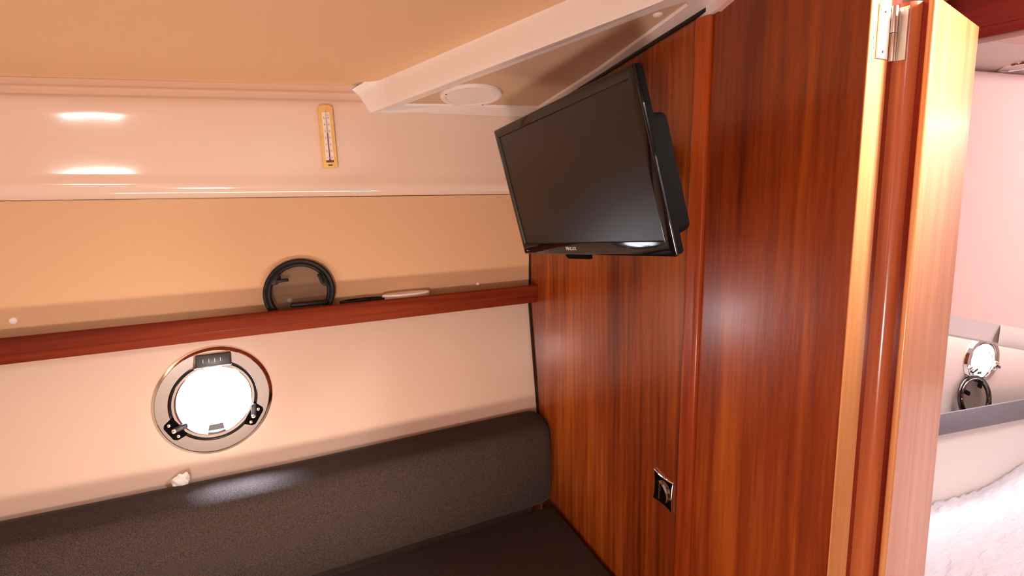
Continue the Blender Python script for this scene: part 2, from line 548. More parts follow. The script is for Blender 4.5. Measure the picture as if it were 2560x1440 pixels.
bm = B(); lathe(bm, [(0, 0.004), (0.003, 0.004), (0.003, 0.0005), (0, 0.0)], 12, (0.388, 1.688, sz(1.688) + 0.002)); link('screw_hole', bm, M['slot'], cl)

# bulkhead (wall_right)
wr = props(empty('wall_right', (XB, 1.1, -1.67)), kind='structure')
def bulk(name, y0, y1, x0, m, top=0.0, bev=0.0):
    bm = B()
    prism(bm, [(x0, y0, -1.67), (x0, y1, -1.67), (x0, y1, sz(y1) - 0.004 + top), (x0, y0, sz(y0) - 0.004 + top)], (0.085, 0, 0), bev)
    return link(name, bm, m, wr, smooth=False)
bulk('veneer_panel', 0.868, 1.80, XB, M['wood'])
bulk('veneer_panel', 0.5240, 0.868, XB, M['wood2'], 0.08)
bm = B()
pr = [(0.900, 0.905), (0.8935, 0.904), (0.8885, 0.899), (0.8875, 0.893), (0.8875, 0.870), (0.8885, 0.862), (0.892, 0.857), (0.900, 0.855)]
prism(bm, [(x, y, -1.67) for x, y in pr], (0, 0, 0.368 + 1.67), 0.0012, 1); link('batten', bm, M['batten'], wr, angle=50)
bm = B()
box(bm, XB - 0.0004, 0.955, 0.5215, 0.5242, -1.67, 0.60, 0.0006, 1); link('jamb_lining', bm, M['jamb'], wr)
bm = B(); box(bm, 0.9552, 0.986, 0.5225, 0.5300, -1.67, 0.60); link('jamb_rebate', bm, M['red_edge'], wr)
bm = B()
prism(bm, [(0.8945, 0.60, sz(0.60) - 0.009), (0.8945, 1.75, sz(1.75) - 0.009), (0.8945, 1.75, sz(1.75) + 0.004), (0.8945, 0.60, sz(0.60) + 0.004)], (0.0055, 0, 0))
link('ceiling_seal', bm, M['rubber'], wr, smooth=False)
bm = B(); prism(bm, [(0.8960, 1.742, -0.475), (0.8960, 1.7525, -0.0), (0.8960, 1.765, -0.0), (0.8960, 1.755, -0.475), (0.8960, 1.672, -0.93), (0.8960, 1.662, -0.93)], (0.004, 0, 0)); link('corner_seal', bm, M['rubber'], wr, smooth=False)
# door_1 bulkhead on the far side of the opening and over it
bm = B(); box(bm, XB, 0.985, -2.0, -0.25, -1.67, 1.8); link('veneer_panel', bm, M['wood2'], wr, smooth=False)
bm = B(); box(bm, XB, 0.985, -0.25, 0.523, 0.36, 1.8); link('lintel', bm, M['beam'], wr, smooth=False)

# walls behind the camera
wb = bm = B(); box(bm, XL - 0.04, XL, -2.0, 1.86, -1.67, 1.8)
o = link('wall_back', bm, M['fwd_hull'], None, (XL, 0.2, -1.67), smooth=False); props(o, kind='structure')
wn = props(empty('wall_near', (0, -2.0, -1.67)), kind='structure')
bm = B(); box(bm, XL, 4.0, -2.04, -2.0, -1.67, -1.25); link('locker_front', bm, M['wood2'], wn, smooth=False)
bm = B(); box(bm, XL, 4.0, -2.04, -2.0, -1.25, 1.8); link('lining', bm, M['fwd_hull'], wn, smooth=False)

# ================================================================== forward cabin (setting)
D = Vector((0.987, -0.16, 0)).normalized(); NW = Vector((0.16, 0.987, 0)).normalized()
Q = Vector((2.5, 1.05, 0))
def fw(s, off=0.0, z=0.0): return Q + D * s - NW * off + Vector((0, 0, z))     # s along hull, off = inboard
wf = props(empty('wall_front', (2.5, 1.05, -1.67)), kind='structure')
FC = Vector((2.712, 1.0157, -0.772)); fs0 = (FC - Q).dot(D)
# hull lining with a hole for window_2
bm = B()
u0, u1, v0, v1 = -1.56 - fs0, 1.5 - fs0, -0.9, 0.75
angs = [2 * PI * k / 48 for k in range(48)] + [math.atan2(b, a) % (2 * PI) for a, b in ((u0, v0), (u1, v0), (u1, v1), (u0, v1))]
angs = sorted(angs)
def edge2(a):
    c, s = math.cos(a), math.sin(a); t = 1e9
    if c > 1e-9: t = min(t, u1 / c)
    if c < -1e-9: t = min(t, u0 / c)
    if s > 1e-9: t = min(t, v1 / s)
    if s < -1e-9: t = min(t, v0 / s)
    return c * t, s * t
r2 = 0.072
A_ = [bm.verts.new(fw(fs0 + r2 * math.cos(a), 0, FC.z + r2 * math.sin(a))) for a in angs]
B_ = [bm.verts.new(fw(fs0 + edge2(a)[0], 0, FC.z + edge2(a)[1])) for a in angs]
C_ = [bm.verts.new(fw(fs0 + r2 * math.cos(a), -0.008, FC.z + r2 * math.sin(a))) for a in angs]
for k in range(len(angs)):
    k2 = (k + 1) % len(angs)
    bm.faces.new((A_[k], A_[k2], B_[k2], B_[k])); bm.faces.new((A_[k], A_[k2], C_[k2], C_[k]))
link('hull_lining', bm, M['fwd_hull'], wf, smooth=False)
bm = B(); prism(bm, [fw(1.5, -0.05, -1.67), fw(1.5, -0.05, 1.8), Vector((3.98, -2.04, 1.8)), Vector((3.98, -2.04, -1.67))], (0.03, 0, 0)); link('bow_panel', bm, M['fwd_hull'], wf, smooth=False)
# overhead moulding of the forward cabin: flat pink face, pale lower chamfer, headliner
Q2 = Vector((2.0, 0.82, 0))
def f2(s, z, off=0.0): return Q2 + D * s - NW * off + Vector((0, 0, z))
secs, sec2 = [], []
for s in [(-1.0 + 0.1 * k) for k in range(30)]:
    zz = -0.445 - 0.22 * s
    k = 1.0 / (1 + math.exp(-(s - 0.235) * 60))
    secs.append([f2(s, 0.345, -0.02), f2(s, 0.335, 0.0), f2(s, 0.0, 0.0), f2(s, zz, 0.0)])
    sec2.append([f2(s, zz, 0.0), f2(s, zz - 0.008, -0.003), f2(s, zz - 0.066, -0.020), f2(s, zz - 0.074, -0.032), f2(s, zz - 0.06, -0.20)])
bm = B(); loft(bm, secs); link('overhead_moulding', bm, M['fwd'], wf, angle=30)
bm = B(); loft(bm, sec2); link('lower_chamfer', bm, M['fwd_grey'], wf, angle=30)
bm = B()
secs = []
for k in range(12):
    s = 0.215 + 0.1 * k
    zz = -0.445 - 0.22 * s
    c = min(1.0, k / 1.0)
    secs.append([f2(s - 0.0, zz + 0.002, 0.0025 * c), f2(s, zz - 0.03, 0.003 * c), f2(s + 0.012, zz - 0.070, -0.008), f2(s + 0.02, zz - 0.080, -0.020)])
loft(bm, secs); link('lower_lip', bm, M['fwd_hull'], wf, angle=60)
# headliner rising inboard with a pale border strip
CF = props(empty('ceiling_forward', (2.2, 0.3, 0.4)), kind='structure')
CF.name = 'ceiling.001'
bm = B(); prism(bm, [f2(-1.1, 0.330, -0.1), f2(1.9, 0.330, -0.1), f2(1.9, 0.372, 0.16), f2(-1.1, 0.372, 0.16)], (0, 0, 0.03)); link('border_strip', bm, M['fwd_grey'], CF, smooth=False)
bm = B(); prism(bm, [f2(-1.1, 0.368, 0.16), f2(1.9, 0.368, 0.16), f2(1.9, 1.50, 3.1), f2(-1.1, 1.50, 3.1)], (0, 0, 0.03)); link('headliner', bm, M['fwd'], CF, smooth=False)
# dark transverse beam
t1 = props(empty('trim_1', (1.4, 0.4, 0.32)), kind='structure')
bm = B(); box(bm, 1.40, 1.46, -1.2, 1.3, 0.307, 0.332, 0.006, 3); link('beam_moulding', bm, M['beam'], t1)
bm = B(); box(bm, 1.405, 1.45, -1.2, 1.3, 0.330, 0.60); link('beam_board', bm, M['beam'], t1)

# ================================================================== window_1 : main porthole
w1 = props(framed('window_1', PC, EX, EY, EZ), kind='structure')
bm = B()
lathe(bm, [(0.163, 0.0), (0.1615, 0.004), (0.1535, 0.0120), (0.1515, 0.0130), (0.1200, 0.0130), (0.1188, 0.0122), (0.1175, 0.006), (0.1175, -0.01)], 128)
link('outer_flange', bm, M['chrome'], w1, angle=12)
bm = B(); lathe(bm, [(0.1178, 0.0065), (0.1105, 0.0065), (0.1105, -0.005)], 96); link('groove_gasket', bm, M['gloss_black'], w1)
bm = B(); lathe(bm, [(0.1120, 0.002), (0.1118, 0.010), (0.1105, 0.0120), (0.1040, 0.0120), (0.1015, 0.0110), (0.0990, 0.0070), (0.0965, -0.002), (0.0960, -0.012), (0.0970, -0.028)], 128)
link('inner_bezel', bm, M['chrome'], w1, angle=20)
bm = B(); lathe(bm, [(0.099, -0.026), (0.112, -0.030), (0.112, -0.033)], 96); link('outer_gasket', bm, M['rubber'], w1)
bm = B(); lathe(bm, [(0, -0.006), (0.0985, -0.006), (0.0985, -0.010), (0, -0.010)], 96); link('pane', bm, M['glass'], w1, smooth=False)
# hinge
bm = B(); box(bm, -0.047, 0.048, 0.104, 0.142, 0.004, 0.0185, 0.004, 3)
xf(bm, Matrix.Rotation(math.radians(-1.0), 4, 'Z')); hg = link('hinge_block', bm, M['dark_grey'], w1)
for k in range(4):
    u = -0.024 + 0.0155 * k
    bm = B(); box(bm, u - 0.0006, u + 0.0006, 0.117, 0.128, 0.0180, 0.0190); link('engraved_line', bm, M['silver'], hg)
bm = B()
prism(bm, [(-0.052, 0.101, 0.003), (0.053, 0.101, 0.003), (0.053, 0.141, 0.003), (0.047, 0.147, 0.003), (-0.046, 0.147, 0.003), (-0.052, 0.141, 0.003)], (0, 0, 0.0105), 0.002, 2)
link('hinge_surround', bm, M['chrome'], w1)

def latch(ang, parent, mirror=1, metal='black', scale=1.0, lever_ang=0.0):
    rad = 0.128
    R = Matrix.Rotation(ang, 4, 'Z')
    pts = [(0.112, -0.034), (0.136, -0.030), (0.143, -0.022), (0.143, 0.022), (0.136, 0.030), (0.112, 0.034), (0.108, 0.018), (0.108, -0.018)]
    bm = B(); prism(bm, [(a * scale, b * scale, 0.005) for a, b in pts], (0, 0, 0.011), 0.002, 2); xf(bm, R)
    lb = link('latch_bracket', bm, M[metal], parent)
    for s in (-1, 1):
        bm = B(); cyl(bm, (0.127 * scale, s * 0.021 * scale), 0.0048 * scale, 0.0155, 0.0180, 16, 0.001)
        xf(bm, R); link('screw', bm, M['brass'], lb)
        bm = B(); cyl(bm, (0.127 * scale, s * 0.021 * scale), 0.0017 * scale, 0.0178, 0.0184, 6)
        xf(bm, R); link('screw_recess', bm, M['slot'], lb)
    bm = B()
    box(bm, -0.036 * scale, 0.006 * scale, -0.0075 * scale, 0.0075 * scale, 0.018, 0.028, 0.004, 3)
    xf(bm, Matrix.Rotation(lever_ang, 4, 'Z'))
    xf(bm, Matrix.Translation((0.124 * scale, 0, 0)))
    xf(bm, R)
    lv = link('latch_lever', bm, M['dark_grey'], parent)
    bm = B(); cyl(bm, (0.124 * scale, 0), 0.0062 * scale, 0.027, 0.0305, 18, 0.001); xf(bm, R); link('lever_screw', bm, M['brass'], lv)
    bm = B(); cyl(bm, (0.124 * scale, 0), 0.0022 * scale, 0.030, 0.0310, 6); xf(bm, R); link('screw_recess', bm, M['slot'], lv)
latch(math.radians(213.5), w1, lever_ang=math.radians(-16))
latch(math.radians(-31.5), w1, lever_ang=math.radians(-62))
bm = B(); prism(bm, [(-0.0165, -0.073, -0.005), (0.0205, -0.073, -0.005), (0.0240, -0.0915, -0.005), (-0.0200, -0.0915, -0.005)], (0, 0, 0.013), 0.001, 1); link('pull_tab', bm, M['dark_grey'], w1)

# ================================================================== window_2 : forward porthole
w2 = props(framed('window_2', FC, D, Vector((0, 0, 1)), D.cross(Vector((0, 0, 1)))), kind='structure')
bm = B(); lathe(bm, [(0.106, 0.0), (0.105, 0.004), (0.098, 0.012), (0.088, 0.0115), (0.080, 0.010), (0.078, 0.0)], 72); link('outer_flange', bm, M['chrome'], w2, angle=25)
bm = B(); lathe(bm, [(0.078, 0.004), (0.077, 0.010), (0.073, 0.010), (0.070, 0.0), (0.070, -0.010)], 72); link('inner_bezel', bm, M['chrome'], w2, angle=50)
bm = B(); lathe(bm, [(0, -0.004), (0.0715, -0.004), (0.0715, -0.006), (0, -0.006)], 48); link('pane', bm, M['glass'], w2, smooth=False)
for a in (-22, 205):
    R = Matrix.Rotation(math.radians(a), 4, 'Z')
    bm = B(); box(bm, 0.070, 0.096, -0.02, 0.02, 0.006, 0.018, 0.004, 3); xf(bm, R); q = link('latch_bracket', bm, M['chrome'], w2)
    bm = B(); box(bm, 0.060, 0.092, -0.006, 0.006, 0.018, 0.028, 0.003, 2); xf(bm, R); link('latch_lever', bm, M['smoke_chrome'], q)
bm = B(); box(bm, -0.012, 0.014, -0.064, -0.053, -0.006, 0.002, 0.001, 1); link('pull_tab', bm, M['smoke_chrome'], w2)

# ================================================================== door_1 : open leaf
d1 = props(empty('door_1', (0.97, 0.50, -1.67)), kind='structure')
DT = 0.297
fd = Vector((math.sin(math.radians(78.5)), math.cos(math.radians(78.5)), 0)); fn = Vector((-fd.y, fd.x, 0))
P0 = Vector((0.971, 0.4665, 0))
far = P0 + fd * 0.285
bm = B()
pr = [P0 + fd * 0.008, far, far + fn * 0.050, P0 + fd * 0.040 + fn * 0.050, P0 + fd * 0.030 + fn * 0.010, P0 + fd * 0.009 + fn * 0.010]
prism(bm, [(p.x, p.y, -1.66) for p in pr], (0, 0, DT + 1.66), 0.0012, 1); link('door_leaf', bm, M['door'], d1)
bm = B()
pr = [(0.992, 0.5245), (0.9705, 0.5245), (0.9695, 0.5235), (0.9695, 0.508), (0.9703, 0.5045), (0.9725, 0.5010), (0.9765, 0.4970), (0.9825, 0.4940), (0.992, 0.4930)]
prism(bm, [(x, y, -1.66) for x, y in pr], (0, 0, DT + 1.66)); link('hinge_stile', bm, M['stile'], d1, angle=40)
bm = B()
pr = [(0.9900, 0.4945), (0.9890, 0.4880), (0.9860, 0.4830), (0.9850, 0.4790), (0.9850, 0.4765), (0.998, 0.4765), (1.000, 0.4945)]
prism(bm, [(x, y, -1.66) for x, y in pr], (0, 0, DT + 1.66)); link('cove_moulding', bm, M['red_edge'], d1, angle=60)
bm = B()
pr = [(0.985, 0.4775), (0.9765, 0.4775), (0.9725, 0.4760), (0.9705, 0.4730), (0.9700, 0.4700), (0.9710, 0.4670), (0.9740, 0.4655), (0.985, 0.4690)]
prism(bm, [(x, y, -1.66) for x, y in pr], (0, 0, DT + 1.66)); link('edge_bead', bm, M['jamb'], d1, angle=70)
hz0, hz1 = 0.2035, 0.292
hin = empty('hinge', (0.96, 0.52, 0.248), d1); hin.location = Vector((0.96, 0.52, 0.248)) - Vector((0.97, 0.50, -1.67))
bm = B(); box(bm, 0.919, 0.950, 0.5190, 0.5216, hz0, hz1, 0.0006, 1); link('jamb_plate', bm, M['satin_metal'], hin)
bm = B(); box(bm, 0.9665, 0.9697, 0.5015, 0.5195, hz0 - 0.002, hz1 - 0.002, 0.0006, 1); link('leaf_plate', bm, M['satin_metal'], hin)
def vcyl(cx, cy, r, z0, z1, seg=20):
    bm = B(); cyl(bm, (cx, cy), r, z0, z1, seg, 0.0008); return bm
zmid = (hz0 + hz1) / 2
link('upper_knuckle', vcyl(0.9575, 0.5185, 0.0062, zmid + 0.0004, hz1), M['satin_metal'], hin)
link('lower_knuckle', vcyl(0.9595, 0.5185, 0.0052, hz0 - 0.002, zmid), M['satin_metal'], hin)
for z in (hz0 + 0.012, hz1 - 0.012):
    bm = B(); cyl(bm, (0, 0), 0.0022, 0, 0.0012, 12); xf(bm, Matrix.Translation((0.935, 0.5190, z)) @ Matrix.Rotation(PI / 2, 4, 'X')); link('screw', bm, M['slot'], hin)

# ================================================================== THINGS
# --- shelf rail
sh = props(empty('shelf', (-0.5, 1.70, -0.47)), 'narrow dark red wooden shelf with raised rail below the tan side lining', 'shelf')
bm = B()
pr = [(1.6865, -0.4535), (1.6835, -0.4525), (1.6800, -0.4485), (1.6795, -0.445), (1.6795, -0.412), (1.6815, -0.4085), (1.6850, -0.4070), (1.6925, -0.4070), (1.6950, -0.4085), (1.6960, -0.412), (1.6960, -0.4780), (1.6900,-0.4780)]
prism(bm, [(XL, y, z) for y, z in pr], (XB - 0.001 - XL, 0, 0)); link('rail', bm, M['rail'], sh, angle=50)
bm = B(); box(bm, XL, XB - 0.002, 1.6955, 1.7525, -0.4775, -0.4700); link('shelf_board', bm, M['rail'], sh)

# --- insect screen leaning on the shelf
def screen(name, loc, ex, ey, R, label, group, rmat, parts=True, net=True):
    ez = Vector(ex).cross(Vector(ey))
    t = props(framed(name, loc, Vector(ex), Vector(ey), ez), label, 'insect screen', group)
    bm = B(); k = R / 0.108
    lathe(bm, [(0.108 * k, 0.0), (0.108 * k, 0.006), (0.1065 * k, 0.008), (0.100 * k, 0.0085), (0.097 * k, 0.006), (0.095 * k, 0.006), (0.0935 * k, 0.011), (0.090 * k, 0.0125), (0.086 * k, 0.0115), (0.0835 * k, 0.008), (0.083 * k, 0.0)], 80, closed=True)
    link('frame', bm, rmat, t, angle=50)
    if net:
        bm = B(); lathe(bm, [(0, 0.002), (0.085 * k, 0.002)], 48); link('netting', bm, M['net'], t, smooth=False)
    return t
lean = math.radians(9)
s1 = screen('insect_screen', Vector((0.0472, 1.7300, -0.3630)), (1, 0, 0), (0, math.sin(lean), math.cos(lean)), 0.108,
            'round black insect screen standing on the dark red shelf against the tan lining', None, M['ring_black'])
for (a, la) in ((146, 38), (22, -92)):
    R = Matrix.Rotation(math.radians(a), 4, 'Z')
    bm = B(); prism(bm, [(0.090, -0.020, 0.009), (0.090, 0.020, 0.009), (0.078, 0.018, 0.009), (0.070, 0.010, 0.009), (0.070, -0.010, 0.009), (0.078, -0.018, 0.009)], (0, 0, 0.009), 0.002, 2); xf(bm, R)
    cb = link('clip', bm, M['ring_black'], s1)
    bm = B(); box(bm, -0.030, 0.006, -0.0055, 0.0055, 0.017, 0.026, 0.003, 3)
    xf(bm, Matrix.Rotation(math.radians(la), 4, 'Z')); xf(bm, Matrix.Translation((0.074, 0, 0))); xf(bm, R); link('clip_lever', bm, M['ring_black'], cb)
bm = B(); box(bm, -0.030, 0.085, -0.046, -0.032, 0.008, 0.018, 0.005, 3); link('hinge_bar', bm, M['ring_black'], s1)
# second screen lying flat
s2 = props(empty('insect_screen', (0.25, 1.7265, -0.4700)), 'black insect screen lying flat on the shelf, only its edge showing', 'insect screen')
bm = B(); lathe(bm, [(0.078, 0.0), (0.078, 0.062), (0.075, 0.0645), (0.066, 0.0645), (0.063, 0.060), (0.063, 0.0)], 64, (0.246, 1.7265, -0.4700), closed=True, squash=(1, 0.28)); link('frame', bm, M['ring_black'], s2)
bm = B(); box(bm, 0.22, 0.255, 1.706, 1.713, -0.4065, -0.402, 0.002, 2); link('clip', bm, M['ring_black'], s2)
# white oblong cover
bm = B()
segs = []
lathe(bm, [(0.0, 0.0), (0.078, 0.0), (0.0835, 0.006), (0.085, 0.066), (0.0845, 0.0705), (0.082, 0.0725), (0.079, 0.0715), (0.0765, 0.066), (0, 0.062)], 64, (0.394, 1.7255, -0.4700), squash=(1, 0.25))
o = link('oblong_tray', bm, M['white'], None, (0.394, 1.7255, -0.4700)); props(o, 'shallow white oblong tray on the shelf right of the black screens', 'tray')

# --- screw caps
def cap(loc, ez, r, label, name='screw_cap', group=None):
    ez = Vector(ez).normalized(); ex = Vector((1, 0, 0)); ex = (ex - ez * ex.dot(ez)).normalized(); ey = ez.cross(ex)
    bm = B(); lathe(bm, [(r, 0.0), (r, 0.0015), (r * 0.86, 0.0035), (r * 0.55, 0.0052), (r * 0.2, 0.006), (0, 0.0061)], 32)
    xf(bm, Matrix.Translation(loc) @ Matrix((ex, ey, ez)).transposed().to_4x4())
    o = link(name, bm, M['white'], None, loc)
    return props(o, label, 'screw cap', group)
cap((-0.664, 1.7525, -0.378), (0, -1, 0), 0.0098, 'white domed screw cap on tan lining at the far left edge')
cap((0.677, 1.7525, -0.398), (0, -1, 0), 0.0075, 'small white screw cap on tan lining just above the shelf, near the bulkhead')
cap((0.016, 1.7525, -0.391), (0, -1, 0), 0.0085, 'white screw cap seen through the netting of the standing black screen')
cap((0.817, 0.945, sz(0.945) + 0.0069), (0, -0.17, -1), 0.0115, 'white screw cap on the ceiling soffit above the television')

# --- speaker
n_s = Vector((0, -0.172, -1)).normalized(); exs = Vector((1, 0, 0)); eys = n_s.cross(exs)
sc = Vector((0.583, 1.556, sz(1.556) + 0.0065))
spk = props(framed('ceiling_speaker', sc, exs, eys, n_s), 'round white ceiling speaker with ribbed grille set in the soffit', 'speaker')
bm = B(); lathe(bm, [(0.101, 0.0), (0.101, 0.004), (0.099, 0.0085), (0.094, 0.0105), (0.086, 0.0105), (0.082, 0.009), (0.0805, 0.006), (0.0805, 0.0)], 96, closed=True); link('flange', bm, M['white'], spk)
bm = B(); lathe(bm, [(0, 0.006), (0.081, 0.006), (0.081, 0.001), (0, 0.001)], 64); link('grille_plate', bm, M['white'], spk)
bm = B()
for k in range(33):
    y = -0.078 + k * 0.0049
    h = math.sqrt(max(0, 0.0795 ** 2 - y * y))
    if h > 0.006: box(bm, -h, h, y - 0.0012, y + 0.0012, 0.0055, 0.0082)
xf(bm, Matrix.Rotation(math.radians(65), 4, 'Z'))
o = link('grille_ribs', bm, M['white'], spk, smooth=False); o['kind'] = 'stuff'
for a in (188, 45):
    bm = B(); cyl(bm, (0.091 * math.cos(math.radians(-a)), 0.091 * math.sin(math.radians(-a))), 0.0032, 0.0095, 0.0112, 12); link('screw', bm, M['slot'], spk)

# --- thermometer
tilt = math.radians(3.0)
th_c = Vector((0.1505, 1.7165, 0.136))
exT = Vector((math.cos(tilt), 0, math.sin(tilt) * 1.0)); eyT = Vector((-math.sin(tilt), 0.012, math.cos(tilt))).normalized()
exT = Vector((math.cos(tilt), 0, math.sin(tilt))); ezT = exT.cross(eyT).normalized(); eyT = ezT.cross(exT)
th = props(framed('wall_thermometer', th_c, exT, eyT, ezT), 'pale wooden wall thermometer with white scale on the glossy band', 'thermometer')
bm = B()
pts = [(-0.0225, -0.098), (0.0225, -0.098), (0.0225, 0.093)] + [(0.0225 * math.cos(a), 0.093 + 0.008 * math.sin(a)) for a in [PI * k / 10 for k in range(1, 10)]] + [(-0.0225, 0.093)]
prism(bm, [(x, y, -0.004) for x, y in pts], (0, 0, 0.013), 0.0012, 1); link('board', bm, M['pale_wood'], th)
bm = B(); box(bm, -0.0115, 0.0115, -0.073, 0.078, 0.009, 0.0098); scl = link('scale', bm, M['paper'], th, smooth=False)
bm = B(); box(bm, -0.0118, 0.0118, -0.080, -0.073, 0.009, 0.0115, 0.001, 1); link('foot_clip', bm, M['slot'], th)
bm = B(); box(bm, -0.0065, 0.0065, -0.0905, -0.0865, 0.009, 0.0094); link('maker_mark', bm, M['ink'], th)
bm = B(); cyl(bm, (0, 0), 0.0012, -0.075, 0.086, 12); xf(bm, Matrix.Translation((0, 0, 0.0112)) @ Matrix.Rotation(-PI / 2, 4, 'X')); tb = link('tube', bm, M['capillary'], th)
bm = B(); cyl(bm, (0, 0), 0.0014, -0.075, 0.012, 12); xf(bm, Matrix.Translation((0, 0, 0.0114)) @ Matrix.Rotation(-PI / 2, 4, 'X')); link('fluid_column', bm, M['red_fluid'], tb)
bm = B(); cyl(bm, (0, 0), 0.0026, -0.079, -0.070, 14, 0.001); xf(bm, Matrix.Translation((0, 0, 0.0118)) @ Matrix.Rotation(-PI / 2, 4, 'X')); link('bulb', bm, M['red_fluid'], tb)
for i, (a, b) in enumerate(zip('5432101', '0000000')):
    y = 0.060 - i * 0.0208
    for s, ch in ((-1, a), (1, b)):
        text('numeral', ch, 0.0092, M['ink'], scl, Matrix.Translation((s * 0.0068, y, 0.0100)), 0.0001)
text('numeral', 'C', 0.008, M['ink'], scl, Matrix.Translation((0.0062, 0.0695, 0.0100)), 0.0001)
bm = B()
for i in range(62):
    y = 0.060 - i * 0.00208
    w = 0.0042 if i % 10 == 0 else (0.003 if i % 5 == 0 else 0.0018)
    box(bm, -w - 0.0013, -0.0013, y - 0.00016, y + 0.00016, 0.0097, 0.0100)
    box(bm, 0.0013, 0.0013 + w, y - 0.00016, y + 0.00016, 0.0097, 0.0100)
o = link('tick_marks', bm, M['ink'], scl, smooth=False); o['kind'] = 'stuff'

# --- television
wv_ = Vector((0.0392, -0.9918, 0.1215)).normalized(); nv_ = Vector((-0.973, -0.066, -0.215)); nv_ = (nv_ - wv_ * nv_.dot(wv_)).normalized(); uv_ = nv_.cross(wv_)
tv = props(framed('television', (0.604, 0.994, -0.002), wv_, uv_, nv_), 'black flat screen television tilted down on the mahogany bulkhead', 'television')
hw, hh = 0.29, 0.179
def rring(bm, x0, x1, y0, y1, prof, rc=0.006, seg=5):
    """lofted rectangular frame: prof is list of (inset, z)"""
    rows = []
    for ins, z in prof:
        a, b, c, d = x0 + ins, x1 - ins, y0 + ins, y1 - ins
        r = max(rc - ins, 0.0015)
        row = []
        for (cx, cy, st) in ((b - r, d - r, 0), (a + r, d - r, 90), (a + r, c + r, 180), (b - r, c + r, 270)):
            for k in range(seg + 1):
                t = math.radians(st + 90 * k / seg)
                row.append(bm.verts.new((cx + r * math.cos(t), cy + r * math.sin(t), z)))
        rows.append(row)
    n = len(rows[0])
    for a, b in zip(rows, rows[1:]):
        for k in range(n): bm.faces.new((a[k], a[(k + 1) % n], b[(k + 1) % n], b[k]))
    return rows
# bezel = outer surface to inner opening (unequal margins)
bm = B()
rows = rring(bm, -hw, hw, -hh, hh, [(0.003, -0.008), (0.0, -0.006), (0.0, -0.002), (0.002, 0.0), (0.004, 0.0006)], 0.003)
ix0, ix1, iy0, iy1 = -hw + 0.0165, hw - 0.0225, -hh + 0.031, hh - 0.0245
def inner_row(x0, x1, y0, y1, z, seg=5):
    row = []
    r = 0.0006
    for (cx, cy, st) in ((x1 - r, y1 - r, 0), (x0 + r, y1 - r, 90), (x0 + r, y0 + r, 180), (x1 - r, y0 + r, 270)):
        for k in range(seg + 1):
            t = math.radians(st + 90 * k / seg)
            row.append(bm.verts.new((cx + r * math.cos(t), cy + r * math.sin(t), z)))
    return row
chain = [rows[-1], inner_row(ix0 - 0.002, ix1 + 0.002, iy0 - 0.002, iy1 + 0.002, 0.0002), inner_row(ix0, ix1, iy0, iy1, -0.0045)]
for a, b in zip(chain, chain[1:]):
    for k in range(len(a)): bm.faces.new((a[k], a[(k + 1) % len(a)], b[(k + 1) % len(a)], b[k]))
link('bezel', bm, M['gloss_black'], tv, angle=30)
bm = B(); box(bm, ix0 - 0.001, ix1 + 0.001, iy0 - 0.001, iy1 + 0.001, -0.009, -0.0035); link('display', bm, M['screen'], tv, smooth=False)
bm = B(); rows = rring(bm, -hw + 0.001, hw - 0.001, -hh + 0.001, hh - 0.001, [(0.0, -0.0078), (0.0, -0.020), (0.003, -0.025), (0.012, -0.027)]); bm.faces.new(rows[-1]); link('back_shell', bm, M['black'], tv)
bm = B(); rows = rring(bm, -hw + 0.002, hw - 0.012, -0.150, 0.092, [(0.0, -0.022), (0.001, -0.034), (0.005, -0.068), (0.014, -0.078)], 0.022); bm.faces.new(rows[-1]); link('rear_housing', bm, M['black'], tv)
bm = B(); box(bm, -0.05, 0.05, -0.05, 0.05, -0.092, -0.075, 0.003, 2); wb_ = link('wall_bracket', bm, M['black'], tv)
bm = B(); box(bm, -0.012, 0.012, -0.03, 0.03, -0.285, -0.085, 0.002, 1); link('bracket_arm', bm, M['black'], wb_)
bm = B(); prism(bm, [(-0.083, -hh + 0.004, -0.012), (0.018, -hh + 0.004, -0.012), (0.016, -hh - 0.0115, -0.012), (-0.072, -hh - 0.0115, -0.012), (-0.081, -hh - 0.007, -0.012)], (0, 0, 0.0095), 0.001, 2); link('sensor_foot', bm, M['black'], tv)
lt = text('lettering', 'FINLUX', 0.0125, M['silver'], tv, Matrix.Translation((-0.046, -hh + 0.0155, 0.0008)) @ Matrix.Diagonal((1.05, 1.0, 1.0, 1.0)), 0.0003)
for k in (0, 1):
    bm = B(); cyl(bm, (-hw + 0.021 + 0.0085 * k, -hh + 0.010), 0.0014 if k == 0 else 0.0009, 0.0, 0.0012, 10); link('indicator_light', bm, M['silver'], tv)

# --- cupboard catch on bulkhead
lat = props(framed('cupboard_catch', (XB, 0.956, -0.828), Vector((0, -1, 0)), Vector((0, 0, 1)), Vector((-1, 0, 0))), 'square dark chrome flush catch with curved pull on the mahogany bulkhead', 'catch')
bm = B()
def concave(h, w, d, n=8):
    pts = []
    cs = [(-w, -h), (w, -h), (w, h), (-w, h)]
    for i in range(4):
        a, b = Vector(cs[i]), Vector(cs[(i + 1) % 4])
        nrm = Vector((-(b - a).y, (b - a).x)).normalized()
        for k in range(n):
            t = k / n
            p = a.lerp(b, t) + nrm * d * 4 * t * (1 - t)
            pts.append(p)
    return pts
pl = concave(0.0435, 0.038, 0.0045)
rows = []
for ins, z in ((1.0, 0.0), (1.0, 0.003), (0.975, 0.005), (0.93, 0.0058)):
    rows.append([bm.verts.new((p.x * ins, p.y * ins, z)) for p in pl])
n = len(pl)
for a, b in zip(rows, rows[1:]):
    for k in range(n): bm.faces.new((a[k], a[(k + 1) % n], b[(k + 1) % n], b[k]))
link('rim', bm, M['chrome'], lat, angle=20)
bm = B()
